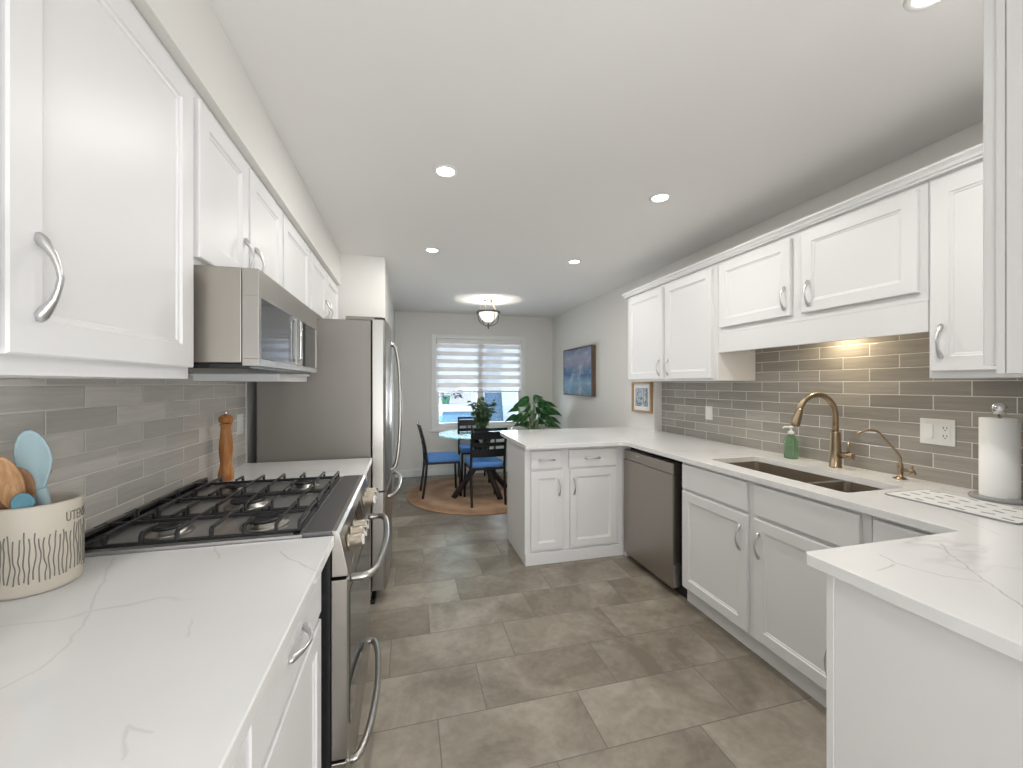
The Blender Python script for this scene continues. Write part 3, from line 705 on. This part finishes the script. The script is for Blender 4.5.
spoon('silicone_spatula', 'dark teal spatula at the left front of the crock', mat('teal_silicone', (.10, .26, .33), .5), (cx+.040, cy-.030, .935), (cx+.020, cy-.058, 1.110), .034, .05, .003)
# pepper mill
px, py = -.828, 2.155
t = thing('pepper_mill', 'turned wooden pepper mill behind the gas range', 'pepper mill', (px, py, .9145))
pf = [(.030, .9146), (.032, .918), (.031, .95), (.026, .97), (.0225, .99), (.026, 1.03), (.0285, 1.06), (.026, 1.10), (.0215, 1.14), (.020, 1.165), (.024, 1.172), (.026, 1.178)]
bm = bmesh.new(); lathe(bm, pf, (px, py, 0), 28); obj('body', bm, M['acacia'], t)
bm = bmesh.new(); lathe(bm, [(.018, 1.179), (.027, 1.184), (.030, 1.196), (.028, 1.210), (.016, 1.220)], (px, py, 0), 28); obj('cap', bm, M['acacia'], t)
bm = bmesh.new(); lathe(bm, [(.005, 1.2205), (.007, 1.228), (.006, 1.238), (.002, 1.240)], (px, py, 0), 14); obj('nut', bm, M['chrome'], t)

# wall plates
def wallplate(x, y0, y1, z0, z1, face, label, kind):
    s = 1 if face == '+' else -1
    t = thing('wall_outlet' if kind != 'switch' else 'light_switch', label, 'outlet' if kind != 'switch' else 'light switch', (x, (y0+y1)/2, (z0+z1)/2))
    xs = sorted((x+s*.0104, x+s*.016)); B('cover_plate', M['white'], t, (xs[0], xs[1], y0, y1, z0, z1), bevel=.002)
    ym = (y0+y1)/2; zm = (z0+z1)/2; a = x+s*.0161
    def pb(nm, m, yy0, yy1, zz0, zz1, d=.002, par=t):
        xs = sorted((a, a+s*d)); return B(nm, m, par, (xs[0], xs[1], yy0, yy1, zz0, zz1), bevel=.0005)
    if kind == 'switch': pb('rocker', M['trim'], ym-.016, ym+.016, zm-.032, zm+.032, .003)
    if kind == 'double':
        pb('rocker', M['trim'], ym+.013, ym+.045, zm-.032, zm+.032, .003)
        r = pb('socket', M['trim'], ym-.046, ym-.012, zm-.035, zm+.035)
        for zz in (zm-.018, zm+.018):
            for yy in (-.036, -.024): B('slot', M['slot'], r, (a-.0026, a-.0021, ym+yy-.0012, ym+yy+.0012, zz-.002, zz+.008))
            B('slot', M['slot'], r, (a-.0026, a-.0021, ym-.0325, ym-.0275, zz-.010, zz-.006))
wallplate(XR, 1.212, 1.337, 1.089, 1.206, '-', 'double white switch and outlet plate on the tiles left of the paper towels', 'double')
wallplate(XR, 2.66, 2.735, 1.08, 1.187, '-', 'small white switch plate on the tiles above the dishwasher end', 'switch')
wallplate(XL, 2.46, 2.535, 1.09, 1.20, '+', 'white switch plate on left tiles behind the pepper mill', 'switch')

# ---------------------------------------------------------------- sink-side things
fx, fy = 2.250, 1.665; Z = .9145
t = thing('kitchen_faucet', 'champagne bronze pull-down faucet arching over the sink', 'faucet', (fx, fy, Z))
bm = bmesh.new(); lathe(bm, [(.030, Z), (.030, Z+.005), (.0265, Z+.007), (.0255, Z+.10), (.0225, 1.095), (.0215, 1.104), (.017, 1.107)], (fx, fy, 0), 28); obj('body', bm, M['bronze'], t)
P = [(fx, fy, 1.105), (fx, fy, 1.19)]
for k in range(13):
    a = PI*k/12*.93; P.append((fx-.108+.108*math.cos(a), fy+.03*(1-math.cos(a))/2, 1.195+.112*math.sin(a)))
bm = bmesh.new(); tube(bm, P, .0145, 14); obj('spout', bm, M['bronze'], t)
e = Vector(P[-1]); dd = (e-Vector(P[-2])).normalized()
bm = bmesh.new(); tube(bm, [e-dd*.01, e+dd*.01, e+dd*.058, e+dd*.078, e+dd*.086], [.016, .018, .0215, .023, .018], 16); obj('spray_head', bm, M['bronze'], t)
bm = bmesh.new(); tube(bm, [(fx, fy-.02, .985), (fx-.0, fy-.060, .985), (fx, fy-.085, .985), (fx, fy-.09, .985)], [.015, .017, .018, .014], 16); hd = obj('handle_hub', bm, M['bronze'], t)
bm = bmesh.new(); tube(bm, [(fx, fy-.062, .995), (fx+.002, fy-.064, 1.03), (fx+.004, fy-.066, 1.062)], [.006, .0055, .0065], 10); obj('lever', bm, M['bronze'], hd)
# filter faucet
gx, gy = 2.265, 1.378
t = thing('filter_faucet', 'thin bronze drinking-water tap right of the main faucet', 'faucet', (gx, gy, Z))
bm = bmesh.new(); lathe(bm, [(.027, Z), (.027, Z+.003), (.020, Z+.007), (.011, Z+.012), (.010, Z+.05), (.013, Z+.055), (.011, Z+.07), (.006, Z+.08)], (gx, gy, 0), 24); obj('body', bm, M['bronze'], t)
bm = bmesh.new(); tube(bm, spline([(gx, gy, Z+.075), (gx, gy, 1.015), (gx-.012, gy+.010, 1.045), (gx-.040, gy+.030, 1.090), (gx-.072, gy+.050, 1.135), (gx-.105, gy+.072, 1.140), (gx-.140, gy+.092, 1.122)], 6), .0052, 10); obj('spout', bm, M['bronze'], t)
bm = bmesh.new(); tube(bm, [(gx, gy-.008, Z+.045), (gx, gy-.045, Z+.045), (gx, gy-.055, Z+.045)], [.008, .009, .007], 12)
for k in range(3):
    a = R(90+120*k); tube(bm, [(gx, gy-.045, Z+.045), (gx+.024*math.cos(a), gy-.045, Z+.045+.024*math.sin(a))], [.0045, .006], 8)
obj('tap_handle', bm, M['bronze'], t)
# soap bottle
sx, sy = 2.250, 1.925
t = thing('soap_bottle', 'clear green hand-soap bottle with white pump behind the sink', 'soap dispenser', (sx, sy, Z))
bm = bmesh.new(); lp = []
for z, k in ((Z, .9), (Z+.004, 1), (Z+.105, 1), (Z+.125, .8), (Z+.138, .42), (Z+.145, .40)): lp.append([(sx+(p[0])*k, sy+p[1]*k, z) for p in rrect(-.025, .025, -.036, .036, .016)])
rings(bm, lp, smooth=True); obj('bottle', bm, mat('green_soap', (.30, .50, .30), .06, 0, Transmission_Weight=.7), t)
bm = bmesh.new(); lathe(bm, [(.016, Z+.1455), (.017, Z+.162), (.008, Z+.165), (.006, Z+.182), (.013, Z+.184), (.013, Z+.194), (.008, Z+.196)], (sx, sy, 0), 20)
tube(bm, [(sx, sy, Z+.189), (sx-.025, sy+.02, Z+.189), (sx-.034, sy+.027, Z+.182)], [.006, .0055, .004], 8); obj('pump', bm, M['white'], t)
# paper towel
qx, qy = 2.235, 1.035
t = thing('paper_towel_holder', 'clear-based upright paper towel holder with chrome knob', 'paper towel holder', (qx, qy, Z))
bm = bmesh.new(); lathe(bm, [(.080, Z), (.082, Z+.003), (.082, Z+.010), (.078, Z+.013)], (qx, qy, 0), 40); obj('base', bm, M['acrylic'], t)
bm = bmesh.new(); lathe(bm, [(.006, Z+.013), (.006, 1.245)], (qx, qy, 0), 14); obj('rod', bm, M['chrome'], t)
bm = bmesh.new(); lathe(bm, [(.010, 1.2455), (.018, 1.250), (.018, 1.262), (.022, 1.268), (.022, 1.280), (.014, 1.290), (.004, 1.293)], (qx, qy, 0), 22); obj('finial', bm, M['chrome'], t)
bm = bmesh.new(); lathe(bm, [(.053, Z+.0135), (.053, 1.232), (.020, 1.232), (.020, Z+.0135)], (qx, qy, 0), 44, cap=False)
vs = [v for v in bm.verts]; 
tag(obj('paper_towel_roll', bm, M['paper'], None, loc=(qx, qy, Z)), 'white paper towel roll on the upright holder', 'paper towel roll')
# drying mat
t = thing('drying_mat', 'white drying mat with small grey dashes below the paper towels', 'drying mat', (2.05, 1.03, Z))
bm = bmesh.new(); prism(bm, rrect(1.885, 2.125, .835, 1.200, .012), 'z', Z, Z+.005); obj('mat', bm, mat('mat_white', (.80, .80, .80), .9), t, .0015)
bm = bmesh.new(); rr = random.Random(8)
for i in range(4):
    for j in range(6):
        x = 1.910+i*.056+(.026 if j % 2 else 0); y = .865+j*.059
        if x > 2.112: continue
        a = rr.uniform(-.4, .4); c, s = math.cos(a), math.sin(a)
        bm.faces.new([bm.verts.new((x+u*c-v*s, y+u*s+v*c, Z+.0054)) for u, v in ((-.0065, -.016), (.0065, -.016), (.0065, .016), (-.0065, .016))])
obj('printed_dashes', bm, mat('mat_dash', (.30, .30, .31), .9), t)
bm = bmesh.new(); tube(bm, [(p[0], p[1], Z+.003) for p in rrect(1.883, 2.127, .833, 1.202, .013)]+[(2.127, 1.189, Z+.003)], .0028, 6); obj('piping', bm, mat('mat_edge', (.34, .34, .35), .8), t)
# under cabinet light
t = thing('under_cabinet_light', 'small warm puck light tucked behind the valance above the faucet', 'light', (2.24, 1.65, 1.699))
bm = bmesh.new(); lathe(bm, [(.034, 1.6995), (.034, 1.686), (.028, 1.684)], (2.24, 1.65, 0), 24); obj('housing', bm, M['white'], t)
bm = bmesh.new(); lathe(bm, [(.026, 1.6838), (.024, 1.681)], (2.24, 1.65, 0), 20); obj('lens', bm, emis('warm_lens', (1, .83, .55), 6), t)
l = area('lamp', (0, 0, -.022), (0, R(12), 0), .05, .05, 1.6, (1, .82, .55), 'DISK'); l.parent = t

# ---------------------------------------------------------------- pictures on the right dining wall
def paint_mat():
    m = mat('cloud_painting', (.3, .4, .6), .6); n = N(m); g, p = n.pos()
    z = n.math('DIVIDE', n.math('SUBTRACT', p.outputs[2], 1.22), .64)
    mp = n.n('ShaderNodeMapping'); mp.inputs['Scale'].default_value = (1, .9, 1.5); n.l(g.outputs['Position'], mp.inputs[0])
    nz = n.noise(mp.outputs[0], 3.6, 6, .58, .3)
    f = n.math('ADD', z, n.math('MULTIPLY', n.math('SUBTRACT', nz, .5), .30))
    c = n.ramp(f, [(.05, (.07, .18, .30)), (.22, (.16, .30, .42)), (.33, (.10, .22, .37)), (.42, (.03, .10, .24)), (.52, (.06, .15, .29)), (.60, (.20, .22, .31)), (.80, (.27, .29, .38)), (.97, (.10, .16, .28))])
    sp = n.ramp(n.noise(mp.outputs[0], 6.5, 6, .6, .4), [(.50, (0, 0, 0)), (.66, (1, 1, 1))])
    n.l(n.mix(n.math('MULTIPLY', sp, .5), c, (.48, .50, .56)), n.b.inputs['Base Color']); return m
t = thing('framed_painting', 'blue and mauve cloudscape canvas in dark floating frame on dining wall', 'picture', (XD, 5.1, 1.54))
ay0, ay1, az0, az1 = 4.53, 5.45, 1.208, 1.852
B('frame', M['walnut'], t, (XD-.060, XD-.001, ay0, ay0+.014, az0, az1), (XD-.060, XD-.001, ay1-.014, ay1, az0, az1), (XD-.060, XD-.001, ay0+.014, ay1-.014, az1-.014, az1), (XD-.060, XD-.001, ay0+.014, ay1-.014, az0, az0+.014), bevel=.001)
B('canvas', paint_mat(), t, (XD-.056, XD-.002, ay0+.018, ay1-.018, az0+.018, az1-.018))
t = thing('framed_print', 'small oak-framed botanical print on the wall under the far cabinet', 'picture', (XD, 3.5, 1.25))
ay0, ay1, az0, az1 = 3.335, 3.67, 1.085, 1.386
B('frame', M['framewood'], t, (XD-.028, XD-.001, ay0, ay0+.02, az0, az1), (XD-.028, XD-.001, ay1-.02, ay1, az0, az1), (XD-.028, XD-.001, ay0+.02, ay1-.02, az1-.02, az1), (XD-.028, XD-.001, ay0+.02, ay1-.02, az0, az0+.02), bevel=.002)
B('mount', M['paper'], t, (XD-.012, XD-.002, ay0+.02, ay1-.02, az0+.02, az1-.02))
pm = mat('print_paper', (.5, .55, .6), .7); n = N(pm); g, p = n.pos()
n.l(n.ramp(n.noise(g.outputs['Position'], 14, 4, .6, 2), [(.42, (.10, .15, .17)), (.5, (.40, .46, .52)), (.66, (.62, .66, .72))]), n.b.inputs['Base Color'])
B('print', pm, t, (XD-.0135, XD-.0121, ay0+.07, ay1-.05, az0+.06, az1-.06))

# ---------------------------------------------------------------- dining set
rc = (.88, 4.99)
bm = bmesh.new(); lathe(bm, [(.895, .0005), (.90, .006), (.895, .011), (.05, .012)], (rc[0], rc[1], 0), 96)
tag(obj('round_rug', bm, M['rug'], None, loc=(rc[0], rc[1], 0)), 'round brown jute rug under the dining table', 'rug')
tc = (.88, 4.93)
t = thing('dining_table', 'round glass-topped dining table with splayed dark legs', 'dining table', (tc[0], tc[1], .012))
bm = bmesh.new(); lathe(bm, [(.525, .742), (.53, .746), (.53, .750), (.525, .754)], (tc[0], tc[1], 0), 80); obj('tabletop', bm, M['tglass'], t, label='clear aqua-tinted glass top')
bm = bmesh.new(); lathe(bm, [(.20, .728), (.20, .7415)], (tc[0], tc[1], 0), 40); obj('hub_plate', bm, M['blackmetal'], t)
for k in range(4):
    a = R(25+90*k); c, s = math.cos(a), math.sin(a)
    bm = bmesh.new(); tube(bm, [(tc[0]+.40*c, tc[1]+.40*s, .0125), (tc[0]+.05*c-.03*s, tc[1]+.05*s+.03*c, .40), (tc[0]-.16*c, tc[1]-.16*s, .728)], [.034, .036, .030], 8); obj('leg', bm, wood('table_leg_wood', (.02, .013, .014), (.04, .025, .025)) if 'table_leg_wood' not in bpy.data.materials else bpy.data.materials['table_leg_wood'], t)
# chair: built at origin, facing +Y
def make_chair(label):
    t = thing('dining_chair', label, 'chair', (0, 0, 0), 'black metal chairs round the glass table'); w = .192; m = M['blackmetal']
    for s in (-1, 1):
        bm = bmesh.new(); tube(bm, spline([(s*w, -.235, 0), (s*w, -.20, .25), (s*w, -.19, .45), (s*w, -.215, .65), (s*w, -.27, .865)], 5), .0145, 8); obj('leg', bm, m, t)
        bm = bmesh.new(); tube(bm, [(s*(w-.005), .215, 0), (s*(w-.01), .20, .40)], .0145, 8); obj('leg', bm, m, t)
    B('seat_frame', m, t, (-w, w, -.205, -.18, .395, .42), (-w, w, .185, .21, .395, .42), (-w, -w+.025, -.18, .185, .395, .42), (w-.025, w, -.18, .185, .395, .42))
    bm = bmesh.new(); lp = []
    for z, k in ((.421, .0), (.424, .0), (.440, -.006), (.468, -.004), (.480, .008), (.485, .03)): lp.append([(p[0], p[1], z) for p in rrect(-.187+k, .187-k, -.18+k, .215-k, .035)])
    rings(bm, lp, smooth=True); obj('seat_cushion', bm, M['cushion'], t, label='blue fabric seat pad')
    def yb(z): return -.19-.10*max(0, (z-.45)/.42)**1.6*.8
    def slat(z0, z1, n=10, bulge=.018):
        bm = bmesh.new(); lp = []
        for i in range(n+1):
            u = -w+2*w*i/n; y = -bulge*(1-(u/w)**2)
            lp.append([(u, yb(z0)+y-.004, z0), (u, yb(z0)+y+.004, z0), (u, yb(z1)+y+.004, z1), (u, yb(z1)+y-.004, z1)])
        rings(bm, lp); return bm
    for z0, z1, nm in ((.838, .868, 'top_rail'), (.742, .826, 'back_slat'), (.662, .705, 'back_slat'), (.540, .628, 'back_slat')):
        obj(nm, slat(z0, z1), m, t)
    for u in (-.07, .0, .07):
        for z0, z1 in ((.705, .742), (.628, .662)): B('back_divider', m, t, (u-.008, u+.008, yb(z0)-.022, yb(z0)-.010, z0-.003, z1+.003))
    return t
ch = make_chair('black metal chair with blue seat standing nearest, its back to the camera')
ch.location = (.855, 4.585, .0125); ch.rotation_euler = (0, 0, R(3))
dup(ch, (.395, 5.02, .0125), R(-90+2), 'black metal chair with blue seat left of the glass table')
dup(ch, (.90, 5.61, .0125), R(178), 'black metal chair with blue seat behind the glass table, facing the camera')
# table plant
PX = .89
t = thing('potted_herb', 'leafy green plant in a teal bowl on the glass table', 'potted plant', (PX, 4.93, .7545))
bm = bmesh.new(); lathe(bm, [(.05, .7546), (.09, .765), (.115, .79), (.12, .805), (.115, .807), (.10, .785)], (PX, 4.93, 0), 32); obj('bowl', bm, M['teal'], t)
bm = bmesh.new(); rr = random.Random(3); tips = []
for k in range(26):
    a = rr.uniform(0, 2*PI); q = rr.uniform(.02, .17); h = rr.uniform(.24, .42)*(1-1.1*q); p1 = (PX+q*math.cos(a), 4.93+q*math.sin(a), .80+h)
    tube(bm, [(PX+.03*math.cos(a), 4.93+.03*math.sin(a), .79), (PX+q*.7*math.cos(a), 4.93+q*.7*math.sin(a), .79+h*.5), p1], .003, 5); tips.append(p1)
obj('stems', bm, M['stem'], t)
bm = bmesh.new()
for p in tips:
    for k in range(20):
        f = rr.uniform(.15, 1.02); b0 = Vector((PX, 4.93, .79)).lerp(Vector(p), f); a = rr.uniform(0, 2*PI)
        leaf(bm, b0, (math.cos(a), math.sin(a), rr.uniform(-.1, .9)), rr.uniform(.05, .09), .05, .3, 4, rr.uniform(-.6, .6))
obj('leaves', bm, M['leaf2'], t)
# big leaf plant
bx, by = 1.76, 5.54
t = thing('potted_houseplant', 'broad-leaved green houseplant rising behind the peninsula worktop', 'potted plant', (bx, by, 0))
bm = bmesh.new(); lathe(bm, [(.10, .0003), (.11, .01), (.13, .52), (.14, .54), (.12, .54), (.115, .49), (.10, .48)], (bx, by, 0), 32); obj('planter', bm, M['pot'], t)
specs = [(-.34, 0, .98, .24, .13), (-.20, 0, 1.05, .26, .17), (-.26, .0, .86, .26, .17), (-.12, -.1, .90, .24, .17), (.04, 0, 1.09, .30, .15), (-.10, .05, 1.10, .24, .15), (.20, -.05, 1.03, .30, .14),
         (-.08, -.18, .96, .28, .2), (.08, -.18, .80, .28, .2), (-.2, -.16, .86, .28, .2), (.18, -.16, .97, .28, .19), (.0, -.16, .72, .24, .18), (.34, -.05, .74, .24, .16),
         (-.38, .05, .86, .22, .15), (-.16, -.12, .97, .26, .18), (-.30, -.1, .78, .24, .16), (-.06, -.16, .78, .24, .18), (.14, -.14, .88, .28, .18), (.32, .0, .82, .26, .16), (.12, 0, 1.05, .26, .15), (.26, -.1, .76, .24, .16), (-.02, -.1, 1.08, .26, .15), (-.14, 0, .74, .24, .18),
         (.24, 0, .92, .36, .19), (.08, .05, .84, .26, .17), (.10, -.1, 1.02, .26, .17), (-.05, .1, 1.0, .26, .17), (.0, -.15, .84, .24, .17), (.2, .12, .82, .24, .15), (-.22, .1, .80, .24, .15), (.04, -.15, .95, .26, .17)]
bs = bmesh.new(); bl_ = bmesh.new(); rr = random.Random(9)
for dx, dy, z, L, Wd in specs:
    tip = Vector((bx+dx*.62, by+dy*.62, z)); base = Vector((bx+dx*.1, by+dy*.1, .50)); mid = (base+tip)/2+Vector((dx*-.1, dy*-.1, .05))
    tube(bs, spline([base, mid, tip], 4), .006, 6)
    sg = 1 if dx > 0 else -1
    leaf(bl_, tip, (dx+rr.uniform(-.05, .05), dy-.05, .16), L, Wd, .55, 8, -sg*rr.uniform(.75, 1.15))
obj('stems', bs, M['stem'], t); obj('leaves', bl_, M['leaf'], t)

# ---------------------------------------------------------------- pendant and recessed lights
ux, uy = .985, 4.98
t = thing('ceiling_lantern', 'small bronze semi-flush lantern with frosted bowl over the dining table', 'ceiling light', (ux, uy, CZ))
bm = bmesh.new(); lathe(bm, [(.060, CZ-.0005), (.062, CZ-.010), (.045, CZ-.018), (.015, CZ-.03), (.008, CZ-.04)], (ux, uy, 0), 32); obj('canopy', bm, M['bronze2'], t)
bm = bmesh.new(); rg = [(ux+.150*math.cos(2*PI*k/48), uy+.150*math.sin(2*PI*k/48), 2.270) for k in range(49)]; 
loops = []
for k in range(48):
    a = 2*PI*k/48; c, s = math.cos(a), math.sin(a)
    loops.append([(ux+r*c, uy+r*s, z) for r, z in ((.142, 2.262), (.150, 2.262), (.150, 2.280), (.142, 2.280))])
vv = [[bm.verts.new(p) for p in lp] for lp in loops]
for k in range(48):
    for i in range(4): bm.faces.new((vv[k][i], vv[k][(i+1) % 4], vv[(k+1) % 48][(i+1) % 4], vv[(k+1) % 48][i]))
obj('ring', bm, M['bronze2'], t)
for k in range(4):
    a = R(20+90*k); c, s = math.cos(a), math.sin(a)
    bm = bmesh.new(); tube(bm, spline([(ux+.045*c, uy+.045*s, CZ-.014), (ux+.075*c, uy+.075*s, 2.36), (ux+.14*c, uy+.14*s, 2.29), (ux+.152*c, uy+.152*s, 2.24), (ux+.135*c, uy+.135*s, 2.16), (ux+.08*c, uy+.08*s, 2.115), (ux+.012*c, uy+.012*s, 2.100)], 5), .0045, 8); obj('arm', bm, M['bronze2'], t)
bm = bmesh.new(); lathe(bm, [(.004, 2.062), (.012, 2.075), (.006, 2.088), (.018, 2.098), (.010, 2.110), (.008, 2.145)], (ux, uy, 0), 18); obj('finial', bm, M['bronze2'], t)
bm = bmesh.new(); lathe(bm, [(.010, 2.148), (.045, 2.155), (.085, 2.185), (.112, 2.235), (.118, 2.262), (.115, 2.262), (.108, 2.235), (.080, 2.190), (.04, 2.162), (.010, 2.156)], (ux, uy, 0), 40); obj('bowl', bm, M['bowl'], t, label='glowing frosted glass bowl')
for s in (-1, 1):
    l = bpy.data.lights.new('bulb', 'POINT'); l.energy = 6.5; l.color = (1, .95, .87); l.shadow_soft_size = .006
    o = bpy.data.objects.new('bulb', l); C.objects.link(o); o.parent = t; o.location = (s*.055, s*-.015, 2.178-CZ)

def make_spot(label):
    t = thing('recessed_light', label, 'ceiling light', (0, 0, 0), 'round recessed ceiling lights')
    bm = bmesh.new(); lathe(bm, [(.062, -.0004), (.060, -.004), (.046, -.005), (.045, -.0015)], (0, 0, 0), 36); obj('trim_ring', bm, M['trim'], t)
    bm = bmesh.new(); lathe(bm, [(.044, -.0014), (.041, -.0036)], (0, 0, 0), 32); obj('lens', bm, M['lens'], t)
    l = area('lamp', (0, 0, -.008), (0, 0, 0), .09, .09, SPOT_W, (1, .97, .92), 'DISK'); l.parent = t
    return t
sp = make_spot('recessed ceiling light in the nearer row on the left, before the refrigerator'); sp.location = (.182, 2.02, CZ)
dup(sp, (1.395, 2.0, CZ), None, 'recessed ceiling light in the nearer row on the right, by the wall cabinets')
dup(sp, (.185, 3.236, CZ), None, 'farther left recessed ceiling light, beside the refrigerator')
dup(sp, (1.40, 3.23, CZ), None, 'farther right recessed ceiling light, over the peninsula')
dup(sp, (1.38, .76, CZ), None, 'recessed ceiling light cut by the top edge of the picture')
